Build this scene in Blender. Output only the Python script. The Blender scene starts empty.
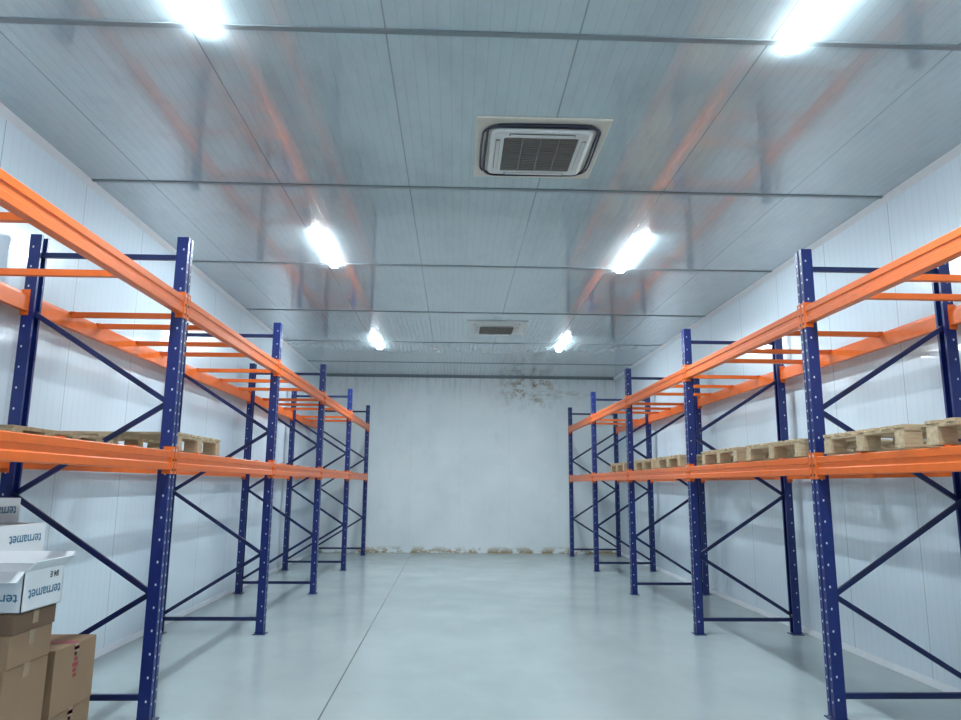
import bpy, math, random
from mathutils import Vector, Matrix
random.seed(7)
S=bpy.context.scene
COL=S.collection
# ------------------------------------------------------------ layout (metres)
WL,WR=-3.313,3.951; YB,YF=17.38,-4.0; H=4.25
FY=[-0.51+2.871*i for i in range(7)]          # frame positions
ZB1,ZB2=1.69,2.835                            # beam undersides
BH=0.135
LX_F,LX_B=-2.082,-3.17
RX_F,RX_B=2.705,3.79
# ------------------------------------------------------------ materials
def new_mat(name):
    m=bpy.data.materials.new(name); m.use_nodes=True
    nt=m.node_tree; return m,nt,nt.nodes["Principled BSDF"]
def N(nt,t,**kw):
    n=nt.nodes.new(t)
    for k,v in kw.items(): setattr(n,k,v)
    return n
def math_(nt,op,a,b=None,c=None):
    n=N(nt,"ShaderNodeMath",operation=op)
    for i,v in enumerate((a,b,c)):
        if v is None: continue
        if isinstance(v,(int,float)): n.inputs[i].default_value=v
        else: nt.links.new(v,n.inputs[i])
    return n.outputs[0]
def mixc(nt,fac,a,b):
    n=N(nt,"ShaderNodeMix",data_type='RGBA')
    for sock,v in ((n.inputs[0],fac),(n.inputs[6],a),(n.inputs[7],b)):
        if isinstance(v,(int,float)): sock.default_value=v
        elif isinstance(v,tuple): sock.default_value=(*v,1)
        else: nt.links.new(v,sock)
    return n.outputs[2]
def noise(nt,vec,scale,detail=3,rough=.5):
    n=N(nt,"ShaderNodeTexNoise"); n.inputs["Scale"].default_value=scale
    n.inputs["Detail"].default_value=detail; n.inputs["Roughness"].default_value=rough
    if vec is not None: nt.links.new(vec,n.inputs["Vector"])
    return n.outputs["Fac"]
def ramp(nt,fac,lo,hi):
    n=N(nt,"ShaderNodeMapRange"); n.inputs[1].default_value=lo; n.inputs[2].default_value=hi
    nt.links.new(fac,n.inputs[0]); return n.outputs[0]
def bump(nt,b,h,strength=.3,dist=.01):
    n=N(nt,"ShaderNodeBump"); n.inputs["Strength"].default_value=strength
    n.inputs["Distance"].default_value=dist
    nt.links.new(h,n.inputs["Height"]); nt.links.new(n.outputs[0],b.inputs["Normal"])
    return n
def objc(nt):
    return N(nt,"ShaderNodeTexCoord").outputs["Object"]
def scalev(nt,v,s):
    n=N(nt,"ShaderNodeMapping"); n.inputs["Scale"].default_value=s
    nt.links.new(v,n.inputs[0]); return n.outputs[0]
def simple(name,col,rough=.5,metal=0.,var=.08,scale=12,spec=.5,coat=0):
    m,nt,b=new_mat(name)
    o=objc(nt); f=noise(nt,o,scale)
    c2=tuple(max(0,c*(1-var*2)) for c in col); c1=tuple(min(1,c*(1+var)) for c in col)
    nt.links.new(mixc(nt,f,c2,c1),b.inputs["Base Color"])
    b.inputs["Roughness"].default_value=rough; b.inputs["Metallic"].default_value=metal
    b.inputs["Specular IOR Level"].default_value=spec
    b.inputs["Coat Weight"].default_value=coat
    return m
def emis(name,col,s):
    m,nt,b=new_mat(name); b.inputs["Base Color"].default_value=(*col,1)
    b.inputs["Emission Color"].default_value=(*col,1); b.inputs["Emission Strength"].default_value=s
    return m
def linefrac(nt,coord,period,offset,halfw):
    a=math_(nt,'SUBTRACT',coord,offset)
    a=math_(nt,'DIVIDE',a,period)
    a=math_(nt,'FRACT',math_(nt,'ADD',a,100.5))
    a=math_(nt,'ABSOLUTE',math_(nt,'SUBTRACT',a,.5))
    return math_(nt,'LESS_THAN',a,halfw/period)
def panel_mat(name,axis,col,dark,rough,rib=.1,joint=1.15,off=0.,ribdark=.93,spec=.5,wavy=.1,coat=0,coatior=1.5,patch=0.,jdark=.55,grime=0.,crough=.05):
    m,nt,b=new_mat(name)
    o=objc(nt); sx=N(nt,"ShaderNodeSeparateXYZ"); nt.links.new(o,sx.inputs[0])
    c=sx.outputs[axis]
    f=noise(nt,o,1.3,4)
    base=mixc(nt,f,dark,col)
    if grime:
        g=ramp(nt,noise(nt,scalev(nt,o,tuple(2.2 if i==axis else .9 for i in range(3))),1.2,6,.7),.48,.72)
        base=mixc(nt,math_(nt,'MULTIPLY',g,grime),base,tuple(q*.55 for q in dark))
    ribl=linefrac(nt,c,rib,off,.004)
    jl=linefrac(nt,c,joint,off,.005)
    base=mixc(nt,math_(nt,'MULTIPLY',ribl,1-ribdark),base,(0.0,0.0,0.0))
    base=mixc(nt,math_(nt,'MULTIPLY',jl,jdark),base,(.1,.12,.13))
    nt.links.new(base,b.inputs["Base Color"])
    b.inputs["Roughness"].default_value=rough
    b.inputs["Specular IOR Level"].default_value=spec
    b.inputs["Coat Weight"].default_value=coat
    b.inputs["Coat Roughness"].default_value=crough
    b.inputs["Coat IOR"].default_value=coatior
    w=noise(nt,scalev(nt,o,tuple(6. if i==axis else .8 for i in range(3))),1.0,2)
    h=math_(nt,'SUBTRACT',math_(nt,'MULTIPLY',w,wavy),math_(nt,'MULTIPLY',math_(nt,'ADD',ribl,jl),.1))
    bump(nt,b,h,.5,.02)
    h2=math_(nt,'MULTIPLY',w,wavy*.6)
    if patch:
        w2=noise(nt,scalev(nt,o,tuple(4. if i==axis else 3.0 for i in range(3))),1.0,3,.55)
        h2=math_(nt,'ADD',h2,math_(nt,'MULTIPLY',w2,patch))
    n=N(nt,"ShaderNodeBump"); n.inputs["Strength"].default_value=.5; n.inputs["Distance"].default_value=.02
    nt.links.new(h2,n.inputs["Height"]); nt.links.new(n.outputs[0],b.inputs["Coat Normal"])
    return m
M_wall=panel_mat("white_sandwich_panel",1,(.75,.86,.94),(.69,.81,.90),.25,rib=.1,joint=1.15,off=.3,ribdark=.93,coat=.4,patch=.04,jdark=.4)
M_ceil=panel_mat("grey_ceiling_panel",0,(.42,.53,.565),(.38,.485,.52),.24,rib=.077,joint=1.155,off=-.45,ribdark=.92,spec=.6,wavy=.08,coat=1.0,coatior=1.75,patch=.06,grime=.3,crough=.07)
def back_mat():
    m,nt,b=new_mat("stained_white_plaster")
    o=objc(nt); sx=N(nt,"ShaderNodeSeparateXYZ"); nt.links.new(o,sx.inputs[0]); X,Z=sx.outputs[0],sx.outputs[2]
    base=mixc(nt,ramp(nt,noise(nt,o,.9,5,.6),.3,.7),(.77,.85,.87),(.88,.94,.95))
    sm=ramp(nt,noise(nt,scalev(nt,o,(1.6,1,.7)),1.7,6,.65),.56,.75)
    base=mixc(nt,math_(nt,'MULTIPLY',sm,.15),base,(.45,.50,.50))
    zl=ramp(nt,Z,.17,.02)
    n1=ramp(nt,noise(nt,scalev(nt,o,(2.2,1,3)),1.6,6,.7),.45,.54)
    base=mixc(nt,math_(nt,'MULTIPLY',math_(nt,'MULTIPLY',zl,n1),.95),base,(.33,.23,.09))
    dx=math_(nt,'ABSOLUTE',math_(nt,'SUBTRACT',X,1.8)); mx=ramp(nt,dx,.9,.2)
    dz=math_(nt,'ABSOLUTE',math_(nt,'SUBTRACT',Z,3.95)); mz=ramp(nt,dz,.65,.1)
    sp=ramp(nt,noise(nt,o,4.5,8,.8),.49,.58)
    base=mixc(nt,math_(nt,'MULTIPLY',math_(nt,'MULTIPLY',mx,mz),math_(nt,'MULTIPLY',sp,.95)),base,(.30,.24,.14))
    dx=math_(nt,'ABSOLUTE',math_(nt,'SUBTRACT',X,2.4)); mx=ramp(nt,dx,1.5,.6)
    dz=math_(nt,'ABSOLUTE',math_(nt,'SUBTRACT',Z,3.82)); mz=ramp(nt,dz,.14,.0)
    sp=ramp(nt,noise(nt,scalev(nt,o,(1,1,4)),3,8,.8),.48,.58)
    base=mixc(nt,math_(nt,'MULTIPLY',math_(nt,'MULTIPLY',mx,mz),math_(nt,'MULTIPLY',sp,.6)),base,(.36,.35,.28))
    zt=ramp(nt,Z,3.6,4.3); st=ramp(nt,noise(nt,scalev(nt,o,(5,1,.5)),1.5,5,.7),.50,.62)
    base=mixc(nt,math_(nt,'MULTIPLY',math_(nt,'MULTIPLY',zt,st),.4),base,(.42,.42,.36))
    jl=linefrac(nt,X,1.2,.1,.005)
    base=mixc(nt,math_(nt,'MULTIPLY',jl,.12),base,(.3,.3,.3))
    nt.links.new(base,b.inputs["Base Color"]); b.inputs["Roughness"].default_value=.45
    bump(nt,b,noise(nt,o,8,5),.15,.01)
    return m
M_back=back_mat()
def floor_mat():
    m,nt,b=new_mat("epoxy_concrete_floor")
    o=objc(nt); sx=N(nt,"ShaderNodeSeparateXYZ"); nt.links.new(o,sx.inputs[0]); X,Y=sx.outputs[0],sx.outputs[1]
    f=ramp(nt,noise(nt,o,.5,6,.55),.25,.75)
    base=mixc(nt,f,(.36,.435,.435),(.45,.53,.53))
    sc=ramp(nt,noise(nt,scalev(nt,o,(1,.4,1)),5,5,.6),.3,1.0)
    base=mixc(nt,math_(nt,'MULTIPLY',sc,.2),base,(.56,.62,.61))
    d=ramp(nt,noise(nt,scalev(nt,o,(1,.6,1)),1.6,5,.55),.4,1.0)
    base=mixc(nt,math_(nt,'MULTIPLY',d,.4),base,(.25,.31,.31))
    xx=math_(nt,'ABSOLUTE',math_(nt,'ADD',X,math_(nt,'ADD',math_(nt,'MULTIPLY',Y,.0079),.879)))
    ln=math_(nt,'LESS_THAN',xx,.006)
    base=mixc(nt,math_(nt,'MULTIPLY',ln,.8),base,(.07,.08,.08))
    nt.links.new(base,b.inputs["Base Color"])
    r=N(nt,"ShaderNodeMapRange"); r.inputs[3].default_value=.14; r.inputs[4].default_value=.28
    nt.links.new(noise(nt,o,1.7,4),r.inputs[0]); nt.links.new(r.outputs[0],b.inputs["Roughness"])
    b.inputs["Specular IOR Level"].default_value=.55
    bump(nt,b,math_(nt,'SUBTRACT',math_(nt,'MULTIPLY',noise(nt,o,6,2,.4),.04),ln),.1,.01)
    return m
M_floor=floor_mat()
M_blue=simple("blue_powder_coat",(.007,.020,.14),.33,var=.1)
M_blued=simple("blue_brace_paint",(.005,.014,.085),.4,var=.1)
M_orange=simple("orange_powder_coat",(.80,.145,.014),.35,var=.08)
M_hole=simple("hole_backlight_paint",(.62,.68,.75),.6,var=.02)  # light seen through the holes, painted as a pale colour
M_dark=simple("dark_gap",(.012,.013,.015),.6)
M_alu=simple("joint_profile_grey",(.18,.22,.24),.35,var=.05)
M_trim=simple("white_cove_trim",(.72,.78,.82),.35,var=.03)
M_plate=simple("cream_cover_plate",(.60,.57,.50),.5,var=.04)
M_cass=simple("white_abs_plastic",(.62,.65,.64),.35,var=.02)
M_grille=simple("grey_return_grille",(.20,.19,.175),.5,var=.05)
M_rubber=simple("black_cable_loop",(.012,.014,.035),.4)
M_lampbody=simple("lamp_housing_white",(.85,.87,.9),.35,var=.01)
M_tube=emis("led_diffuser_glow",(.84,.94,1.0),72)
def wood_mat():
    m,nt,b=new_mat("pine_pallet_wood")
    o=objc(nt)
    g=noise(nt,scalev(nt,o,(2,14,14)),2.5,6,.7)
    base=mixc(nt,ramp(nt,g,.3,.7),(.34,.22,.11),(.68,.52,.31))
    base=mixc(nt,math_(nt,'MULTIPLY',noise(nt,o,3,3),.4),base,(.58,.50,.38))
    nt.links.new(base,b.inputs["Base Color"]); b.inputs["Roughness"].default_value=.7
    bump(nt,b,g,.2,.004); return m
M_wood=wood_mat()
def card_mat(name,a,c):
    m,nt,b=new_mat(name); o=objc(nt)
    base=mixc(nt,noise(nt,o,5,4),a,c)
    nt.links.new(base,b.inputs["Base Color"]); b.inputs["Roughness"].default_value=.7
    w=noise(nt,scalev(nt,o,(4,4,120)),1,2); bump(nt,b,w,.05,.003); return m
M_card=card_mat("brown_cardboard",(.23,.145,.08),(.30,.19,.11))
M_cardd=card_mat("shaded_brown_cardboard",(.13,.075,.042),(.17,.10,.058))  # dark brown board with the shade on it painted into the colour
M_cardw=card_mat("white_cardboard",(.66,.70,.72),(.74,.77,.79))
M_tape=simple("clear_packing_tape",(.36,.25,.16),.2,var=.03)
M_red=simple("red_print_ink",(.30,.03,.06),.5)
M_ink=simple("blue_print_ink",(.05,.18,.30),.5)
M_inkd=simple("dark_print_ink",(.04,.05,.07),.5)
# ------------------------------------------------------------ mesh builder
class MB:
    def __init__(s): s.v=[];s.f=[];s.m=[];s.mats=[]
    def mi(s,mat):
        if mat not in s.mats: s.mats.append(mat)
        return s.mats.index(mat)
    def poly(s,pts,mat):
        b=len(s.v); s.v+=[tuple(p) for p in pts]; s.f.append(list(range(b,b+len(pts)))); s.m.append(s.mi(mat))
    def hull8(s,p,mat):
        b=len(s.v); s.v+=[tuple(q) for q in p]; k=s.mi(mat)
        for q in ((0,3,2,1),(4,5,6,7),(0,1,5,4),(1,2,6,5),(2,3,7,6),(3,0,4,7)):
            s.f.append([b+i for i in q]); s.m.append(k)
    def box(s,x0,x1,y0,y1,z0,z1,mat):
        x0,x1=sorted((x0,x1));y0,y1=sorted((y0,y1));z0,z1=sorted((z0,z1))
        s.hull8([(x0,y0,z0),(x1,y0,z0),(x1,y1,z0),(x0,y1,z0),(x0,y0,z1),(x1,y0,z1),(x1,y1,z1),(x0,y1,z1)],mat)
    def bar(s,a,b,w,t,mat,up=Vector((0,1,0))):
        a=Vector(a);b=Vector(b);d=(b-a).normalized();u=up.normalized();v=d.cross(u).normalized()
        c=[u*(-t/2)+v*(-w/2),u*(t/2)+v*(-w/2),u*(t/2)+v*(w/2),u*(-t/2)+v*(w/2)]
        s.hull8([a+q for q in c]+[b+q for q in c],mat)
    def extr(s,prof,axis,a,b,mat,cap=True):
        n=len(prof); base=len(s.v)
        def P(q,t): return (q[0],q[1],t) if axis=='z' else (q[0],t,q[1])
        s.v+=[P(q,a) for q in prof]+[P(q,b) for q in prof]; k=s.mi(mat)
        for i in range(n):
            j=(i+1)%n; s.f.append([base+i,base+j,base+n+j,base+n+i]); s.m.append(k)
        if cap:
            s.f.append([base+i for i in range(n)][::-1]); s.m.append(k)
            s.f.append([base+n+i for i in range(n)]); s.m.append(k)
    def ring(s,o,i,z0,z1,mat,z0i=None):
        n=len(o);k=s.mi(mat);b=len(s.v)
        if z0i is None:z0i=z0
        s.v+=[(p[0],p[1],z0) for p in o]+[(p[0],p[1],z0i) for p in i]+[(p[0],p[1],z1) for p in o]+[(p[0],p[1],z1) for p in i]
        for a in range(n):
            c=(a+1)%n
            s.f.append([b+a,b+c,b+n+c,b+n+a]);s.m.append(k)
            s.f.append([b+a,b+c,b+2*n+c,b+2*n+a]);s.m.append(k)
            s.f.append([b+n+a,b+n+c,b+3*n+c,b+3*n+a]);s.m.append(k)
    def obj(s,name,parent=None,loc=(0,0,0),rot=0,bevel=0,smooth=False):
        me=bpy.data.meshes.new(name); me.from_pydata(s.v,[],s.f)
        for m in s.mats: me.materials.append(m)
        me.polygons.foreach_set("material_index",s.m)
        import bmesh
        bm=bmesh.new();bm.from_mesh(me);bmesh.ops.recalc_face_normals(bm,faces=bm.faces);bm.to_mesh(me);bm.free()
        o=bpy.data.objects.new(name,me); COL.objects.link(o)
        o.location=loc;o.rotation_euler=(0,0,rot)
        if parent: o.parent=parent
        if bevel:
            md=o.modifiers.new("bevel",'BEVEL'); md.width=bevel; md.segments=2; md.limit_method='ANGLE'
        return o
def empty(name,loc=(0,0,0)):
    e=bpy.data.objects.new(name,None); COL.objects.link(e); e.location=loc; e.empty_display_size=.3; return e
# ------------------------------------------------------------ room shell
def shell(name,b,mat):
    m=MB(); m.box(*b,mat); return m.obj(name)
shell("floor",(WL-.1,WR+.1,YF-.1,YB+.1,-.1,0),M_floor)
shell("ceiling",(WL-.1,WR+.1,YF-.1,YB+.1,H,H+.1),M_ceil)
shell("wall_left",(WL-.1,WL,YF-.1,YB+.1,0,H),M_wall)
shell("wall_right",(WR,WR+.1,YF-.1,YB+.1,0,H),M_wall)
shell("wall_back",(WL,WR,YB,YB+.1,0,H),M_back)
shell("wall_front",(WL,WR,YF-.1,YF,0,H),M_wall)
k=1
for y in (-2.9,-.7,1.5,3.81,6.05,8.37,10.76,13.15,15.4):
    m=MB()
    m.box(WL,WR,y-.022,y+.022,H-.008,H,M_alu)
    m.obj("trim_%d"%k); k+=1
for sx,x in ((1,WL),(-1,WR)):
    m=MB(); m.extr([(x,H),(x+sx*.05,H),(x+sx*.04,H-.010),(x+sx*.010,H-.04),(x,H-.05)],'y',YF,YB,M_trim); m.obj("trim_%d"%k); k+=1
m=MB(); m.box(WL,WR,YB-.02,YB,H-.04,H,M_alu); m.obj("trim_%d"%k); k+=1
for nm,sx,x in (("baseboard_left",1,WL),("baseboard_right",-1,WR)):
    m=MB(); m.extr([(x,0),(x+sx*.03,0),(x+sx*.028,.012),(x+sx*.008,.05),(x,.055)],'y',YF,YB,M_trim); m.obj(nm)
# ------------------------------------------------------------ racks
ZP=3.43
def post(m,xc,yc,s):
    w,d,t,l=.05,.042,.004,.022
    P=[(d,-w),(d,-.014),(d-.008,-.009),(d-.008,.009),(d,.014),(d,w),(-d,w),(-d,w-l),(-d+t,w-l),(-d+t,w-t),(d-t,w-t),(d-t-.008,0),(d-t,-w+t),(-d+t,-w+t),(-d+t,-w+l),(-d,-w+l),(-d,-w)]
    m.extr([(xc+s*a,yc+b) for a,b in P],'z',0.006,ZP,M_blue)
    def hole_disc(cx,cy,cz,ax,r):
        pts=[]
        for q in range(6):
            a=q*math.pi/3+math.pi/6
            u,v=r*.75*math.cos(a),r*math.sin(a)
            pts.append((cx,cy+u,cz+v) if ax=='x' else (cx+u,cy,cz+v))
        m.poly(pts,M_hole)  # flat pale disc, no opening; the light from behind is in its colour
    n=int((ZP-.15)/.076)
    for i in range(n):
        z=.12+i*.076
        for yy in (-.031,.031): hole_disc(xc+s*(d+.0012),yc+yy,z,'x',.0105)
        if i%2==0:
            for e in (-1,1): hole_disc(xc+s*.012,yc+e*(w+.0012),z+.02,'y',.0095)
    m.box(xc-.065,xc+.065,yc-.07,yc+.07,0,.008,M_blue)
    for e in (-1,1):
        m.box(xc+e*.053-.008,xc+e*.053+.008,yc-.008,yc+.008,.008,.022,M_alu)
def frame(parent,xf,xb,y,s):
    m=MB(); post(m,xf,y,s); post(m,xb,y,-s); m.obj("upright_posts",parent)
    m=MB(); a=xf-s*.03; b=xb+s*.03
    for z in (3.28,.155): m.bar((a,y,z),(b,y,z),.038,.03,M_blued)
    nodes=[(b,2.83),(a,2.18),(b,1.51),(a,.84),(b,.20)]
    for i,(p,q) in enumerate(zip(nodes[:-1],nodes[1:])):
        yy=y+(.016 if i%2 else -.016)
        m.bar((p[0],yy,p[1]),(q[0],yy,q[1]),.036,.024,M_blued)
    for p in nodes:
        m.box(p[0]-.012,p[0]+.012,y-.034,y+.034,p[1]-.012,p[1]+.012,M_alu)
    m.obj("frame_bracing",parent)
def beam(parent,x,y0,y1,z,s):
    m=MB()
    P=[(-.03,0),(.02,0),(.025,.005),(.025,.046),(.018,.052),(.018,.084),(.025,.090),(.025,.130),(.020,.135),(-.012,.135),(-.014,.108),(-.03,.106)]
    X=x+s*.022
    m.extr([(X+s*a,z+b) for a,b in P],'y',y0+.052,y1-.052,M_orange)
    for e,yy in ((1,y0+.052),(-1,y1-.052)):
        m.box(X-s*.032,X+s*.030,yy,yy+e*.006,z-.03,z+BH+.03,M_orange)
        m.box(X+s*.0215,X+s*.0285,yy,yy-e*.046,z-.03,z+BH+.03,M_orange)
        for zz in (z+.0,z+.07,z+.14):
            m.box(X+s*.0285,X+s*.0315,yy-e*.020,yy-e*.034,zz-.008,zz+.008,M_hole if zz>z+.1 else M_dark)
    m.obj("load_beam",parent,bevel=0)
def rack(xf,xb,s,bars,bars1):
    e=empty("pallet_rack",(0,0,0))
    for y in FY: frame(e,xf,xb,y,s)
    for i in range(len(FY)-1):
        for z in (ZB1,ZB2):
            beam(e,xf,FY[i],FY[i+1],z,s); beam(e,xb,FY[i],FY[i+1],z,-s)
        m=MB()
        for (z,L) in ((ZB2,bars[i]),(ZB1,bars1)):
            for f in L:
                y=FY[i]+f*2.871
                m.box(xf+s*.006,xb-s*.006,y-.022,y+.022,z+.102,z+.144,M_orange)
                for xx in (xf,xb): m.box(xx-.02,xx+.02,y-.03,y+.03,z+.136,z+.146,M_orange)
        m.obj("pallet_support_bars",e)
    return e
BR=[.22,.5,.78]
rack(LX_F,LX_B,1,[BR,[.12,.43,.78],[.2,.35,.62,.82],[.2,.5,.8],[.25,.5,.75],[.3,.6]],[.2,.5,.8])
rack(RX_F,RX_B,-1,[BR,[.15,.50,.70,.86],[.3,.6,.8],[.2,.5,.8],[.25,.5,.75],[.3,.6]],[.2,.5,.8])
# ------------------------------------------------------------ pallets
def pallet(cx,cy,z,lx,ly,rot=0,tone=0):
    m=MB(); X,Y=lx/2,ly/2
    for yy in (-Y+.05,0,Y-.05):
        m.box(-X,X,yy-.05,yy+.05,0,.018,M_wood)
        for xx in (-X+.06,0,X-.06):
            m.box(xx-.058,xx+.058,yy-.045,yy+.045,.018,.098,M_wood)
    for xx in (-X+.06,0,X-.06): m.box(xx-.05,xx+.05,-Y,Y,.098,.118,M_wood)
    n=7
    for i in range(n):
        yy=-Y+.05+i*(ly-.1)/(n-1); w=.05 if i in(0,n-1) else random.uniform(.036,.048)
        m.box(-X,X,yy-w,yy+w,.118,.138,M_wood)
    m.obj("wooden_pallet",loc=(cx,cy,z),rot=rot,bevel=.003)
PZ=ZB1+.1465
for cy,ly,r in ((3.42,1.0,.01),(4.56,.95,-.015),(5.93,1.02,.01),(7.15,1.0,-.01),(8.85,1.0,.0),(10.1,1.0,.012),(11.75,1.0,0)):
    pallet((RX_F+RX_B)/2+random.uniform(-.015,.02)-.03,cy,PZ,1.12,ly,r)
pallet(-2.62,5.88,PZ,1.08,.95,-.01)
m=MB()
for i in range(4):
    xx=-2.46-i*.15
    m.box(xx-.06,xx+.06,-.55+.05*i,.62-.03*i,.0,.024,M_wood)
for i,yy in enumerate((-.5,-.18,.12,.42)):
    m.box(-3.0,-2.42,yy-.05,yy+.05,.024,.048,M_wood)
for i in range(3):
    xx=-2.5-i*.16
    m.box(xx-.055,xx+.055,-.5+.1*i,.5-.06*i,.048,.072,M_wood)
m.obj("timber_planks",loc=(0,4.5,PZ),bevel=.002)
# ------------------------------------------------------------ ceiling cassettes
def rrect(w,h,r,n=6):
    P=[]
    for cx,cy,a0 in ((w-r,h-r,0),(-w+r,h-r,90),(-w+r,-h+r,180),(w-r,-h+r,270)):
        for i in range(n+1):
            a=math.radians(a0+90*i/n); P.append((cx+r*math.cos(a),cy+r*math.sin(a)))
    return P
def cassette(cx,cy,plate,loop):
    e=empty("ceiling_cassette_air_conditioner",(cx,cy,H))
    m=MB(); m.box(-.5,.5,-.5,.5,-.016,0,plate); m.obj("cover_plate",e,bevel=.004)
    m=MB(); 
    a,b_,c=rrect(.385,.385,.06),rrect(.36,.36,.05),rrect(.30,.30,.03)
    m.ring(a,b_,-.040,-.016,M_cass,-.05)
    m.ring(b_,c,-.05,-.016,M_cass,-.056)
    m.ring(c,rrect(.285,.285,.02),-.056,-.016,M_cass,-.056)
    m.obj("fascia_frame",e)
    m=MB()
    for k in range(4):
        M=Matrix.Rotation(k*math.pi/2,4,'Z')
        def T(x,y,z): return tuple(M@Vector((x,y,z)))
        m.poly([T(-.25,.312,-.0565),T(.25,.312,-.0565),T(.25,.346,-.0545),T(-.25,.346,-.0545)],M_grille)
        m.hull8([T(-.24,.315,-.059),T(.24,.315,-.059),T(.24,.342,-.063),T(-.24,.342,-.063),T(-.24,.315,-.0575),T(.24,.315,-.0575),T(.24,.342,-.061),T(-.24,.342,-.061)],M_cass)
    m.obj("air_flaps",e)
    m=MB(); m.box(-.285,.285,-.285,.285,-.044,-.02,M_grille)
    for i in range(19):
        y=-.27+i*.03; m.box(-.282,.282,y-.005,y+.005,-.056,-.044,M_grille)
    for x in (-.14,0,.14): m.box(x-.004,x+.004,-.282,.282,-.057,-.044,M_grille)
    m.obj("return_grille",e)
    if loop:
        for nm,w,h,z,r in (("cable_loop",.425,.425,-.028,.011),("cable_loop",.45,.40,-.026,.008)):
            cu=bpy.data.curves.new(nm,'CURVE'); cu.dimensions='3D'; cu.bevel_depth=r; cu.bevel_resolution=2
            sp=cu.splines.new('NURBS'); P=rrect(w,h,.12,4); sp.points.add(len(P)-1); sp.use_cyclic_u=True
            for i,p in enumerate(P): sp.points[i].co=(p[0]+random.uniform(-.012,.012),p[1]+random.uniform(-.012,.012),z,1)
            o=bpy.data.objects.new(nm,cu); COL.objects.link(o); o.parent=e; cu.materials.append(M_rubber)
cassette(.62,5.26,M_plate,True)
cassette(.66,11.78,M_cass,False)
# ------------------------------------------------------------ lights
def batten(x,yc):
    L=.61
    e=empty("fluorescent_batten_light",(x,yc,H))
    m=MB(); m.box(-.045,.045,-L,L,-.022,0,M_lampbody)
    m.obj("housing",e)
    m=MB()
    m.extr([(-.048,-.020),(-.040,-.036),(.040,-.036),(.048,-.020)],'y',-L,L,M_tube,True)
    m.obj("diffuser",e)
for y in (-1.9,3.25,7.8,13.1):
    batten(-1.52,y); batten(2.01,y)
# ------------------------------------------------------------ cartons
def text(body,size,loc,rot,mat,parent,nm="printed_label"):
    cu=bpy.data.curves.new(nm,'FONT'); cu.body=body; cu.size=size; cu.extrude=.0004; cu.offset=.0008
    o=bpy.data.objects.new(nm,cu); COL.objects.link(o); o.location=loc; o.rotation_euler=rot
    cu.materials.append(mat); o.parent=parent
FRONT=(math.pi/2,math.pi,0); SIDE=(-math.pi/2,0,-math.pi/2)
def carton(x0,x1,y0,y1,z0,z1,mat,red=False,label=None,tape=True,rot=0):
    cx,cy=(x0+x1)/2,(y0+y1)/2; X,Y=(x1-x0)/2,(y1-y0)/2; h=z1-z0-.001
    e=empty("cardboard_box",(cx,cy,z0)); e.rotation_euler=(0,0,rot)
    m=MB(); m.box(-X,X,-Y,Y,0,h-.004,mat)
    m.box(-X,X,-Y,-.002,h-.004,h,mat); m.box(-X,X,.002,Y,h-.004,h,mat)
    m.obj("carton_body",e,bevel=.003)
    if tape:
        m=MB(); m.box(-X-.0008,X+.0008,-.024,.024,h-.001,h+.0005,M_tape)
        for q in (-1,1): m.box(q*X,q*(X+.0012),-.024,.024,h-.07,h,M_tape)
        m.obj("packing_tape",e)
    if red:
        m=MB()
        for i in range(6):
            zz=h*.93-i*.028
            m.box(.02+.012*(i%3),.06+.012*((i*2)%3),-Y-.0012,-Y,zz-.016,zz,M_red)
        for i in range(6):
            zz=h*.95-i*.03
            m.box(X,X+.0012,-.03+.008*(i%3),.03-.01*((i*2)%3),zz-.02,zz,M_red)
        m.box(-X,X,-.03,.03,h,h+.001,M_red)
        m.obj("printed_tape",e)
    if label:
        text(label,.07,(X-.02,-Y-.001,h*.86),FRONT,M_ink,e)
        text(label,.085,(X+.001,Y-.04,h*.66),SIDE,M_ink,e)
    return e
x0,x1,y0,y1=-2.76,-2.155,3.68,4.06
carton(x0,x1,y0,y1,0,.35,M_card)
carton(x0,x1,y0,y1,.35,.70,M_card)
carton(x0,x1+.005,y0+.01,y1,.70,.86,M_card)
carton(x0,x1+.015,y0+.01,y1,.86,.96,M_cardd)  # shadowed carton, its shade carried by the darker colour
carton(-2.55,-2.17,4.16,4.6,0,.34,M_card,red=True)
carton(-2.55,-2.165,4.15,4.6,.34,.69,M_card,red=True)
carton(-3.12,-2.58,4.12,4.62,0,.42,M_card); carton(-3.12,-2.58,4.12,4.62,.42,.84,M_card)
carton(-3.12,-2.58,4.12,4.62,.84,1.17,M_card)
carton(-3.10,-2.54,4.12,4.6,1.17,1.35,M_cardw,label="ternamet",tape=False)
carton(-3.16,-2.71,4.14,4.6,1.35,1.50,M_cardw,label="ternamet",tape=False)
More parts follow.
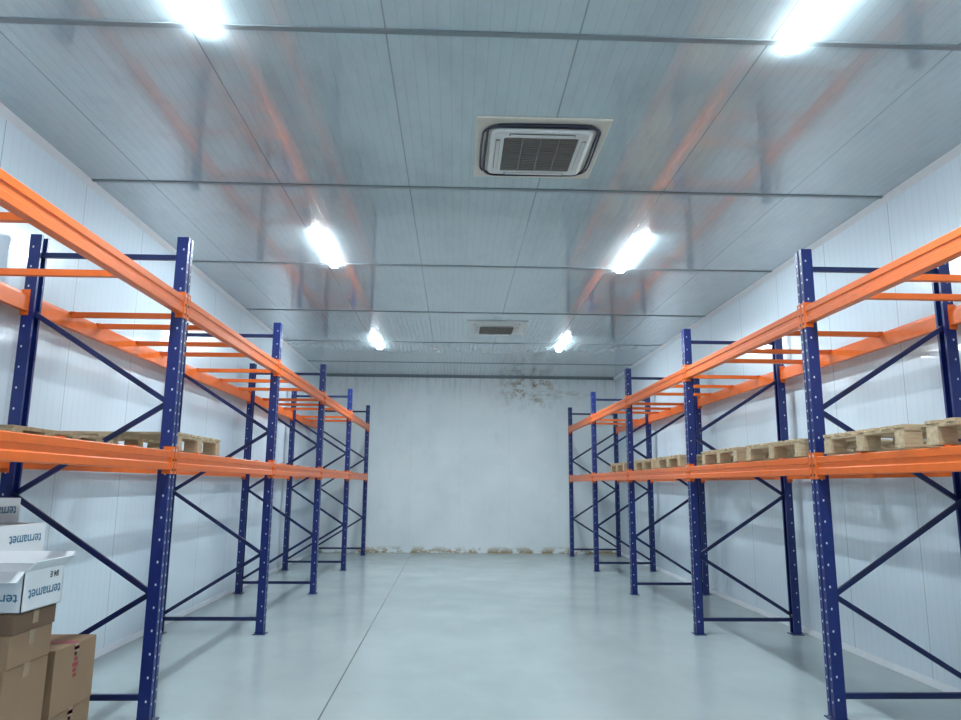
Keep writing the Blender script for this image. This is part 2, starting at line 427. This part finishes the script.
def open_carton(x0,x1,y0,y1,z0,z1):
    cx,cy=(x0+x1)/2,(y0+y1)/2; X,Y=(x1-x0)/2,(y1-y0)/2; h=z1-z0; t=.005
    e=empty("open_cardboard_box",(cx,cy,z0)); m=MB()
    m.box(-X,X,-Y,Y,0,t,M_cardw)
    m.box(-X,X,-Y,-Y+t,0,h,M_cardw);m.box(-X,X,Y-t,Y,0,h,M_cardw)
    m.box(-X,-X+t,-Y,Y,0,h,M_cardw);m.box(X-t,X,-Y,Y,0,h,M_cardw)
    m.obj("carton_body",e)
    m=MB()
    def flap(a,b,d):
        a,b,d=Vector(a),Vector(b),Vector(d); n=(b-a).cross(d).normalized()*.004
        m.hull8([a,b,b+d,a+d,a+n,b+n,b+d+n,a+d+n],M_cardw)
    flap((X,-Y,h),(X,Y,h),(.055,0,.05)); flap((-X,Y,h),(X,Y,h),(.03,.05,.06))
    flap((-X,-Y,h),(X,-Y,h),(0,-.06,-.045)); flap((-X,-Y,h),(-X,Y,h),(-.12,0,.05))
    m.obj("open_flaps",e)
    text("ternamet",.07,(X-.02,-Y-.001,h*.45),FRONT,M_ink,e)
    text("ternamet",.078,(X+.001,Y-.02,h*.52),SIDE,M_ink,e)
    text("II4 E",.045,(X+.001,Y-.05,h*.88),SIDE,M_inkd,e)
open_carton(-2.69,-2.12,3.70,4.06,.96,1.16)
# ------------------------------------------------------------ world + camera
w=bpy.data.worlds.new("World"); S.world=w; w.use_nodes=True
w.node_tree.nodes["Background"].inputs[0].default_value=(.6,.75,.9,1)
w.node_tree.nodes["Background"].inputs[1].default_value=.3
f,th,ps,ro=707.1,math.radians(10.018),math.radians(1.929),math.radians(.445)
F=Vector((math.sin(ps)*math.cos(th),math.cos(ps)*math.cos(th),math.sin(th)))
R=Vector((math.cos(ps),-math.sin(ps),0)); U=R.cross(F)
R2=R*math.cos(ro)+U*math.sin(ro); U2=-R*math.sin(ro)+U*math.cos(ro)
cam=bpy.data.cameras.new("camera"); co=bpy.data.objects.new("camera",cam); COL.objects.link(co)
Mx=Matrix((R2,U2,-F)).transposed().to_4x4(); Mx.translation=Vector((0,0,1.6)); co.matrix_world=Mx
cam.sensor_fit='HORIZONTAL'; cam.sensor_width=36; cam.lens=f*36/961; cam.clip_start=.05
S.camera=co
S.view_settings.view_transform='Standard'
S.view_settings.look='None'
S.view_settings.exposure=1.5
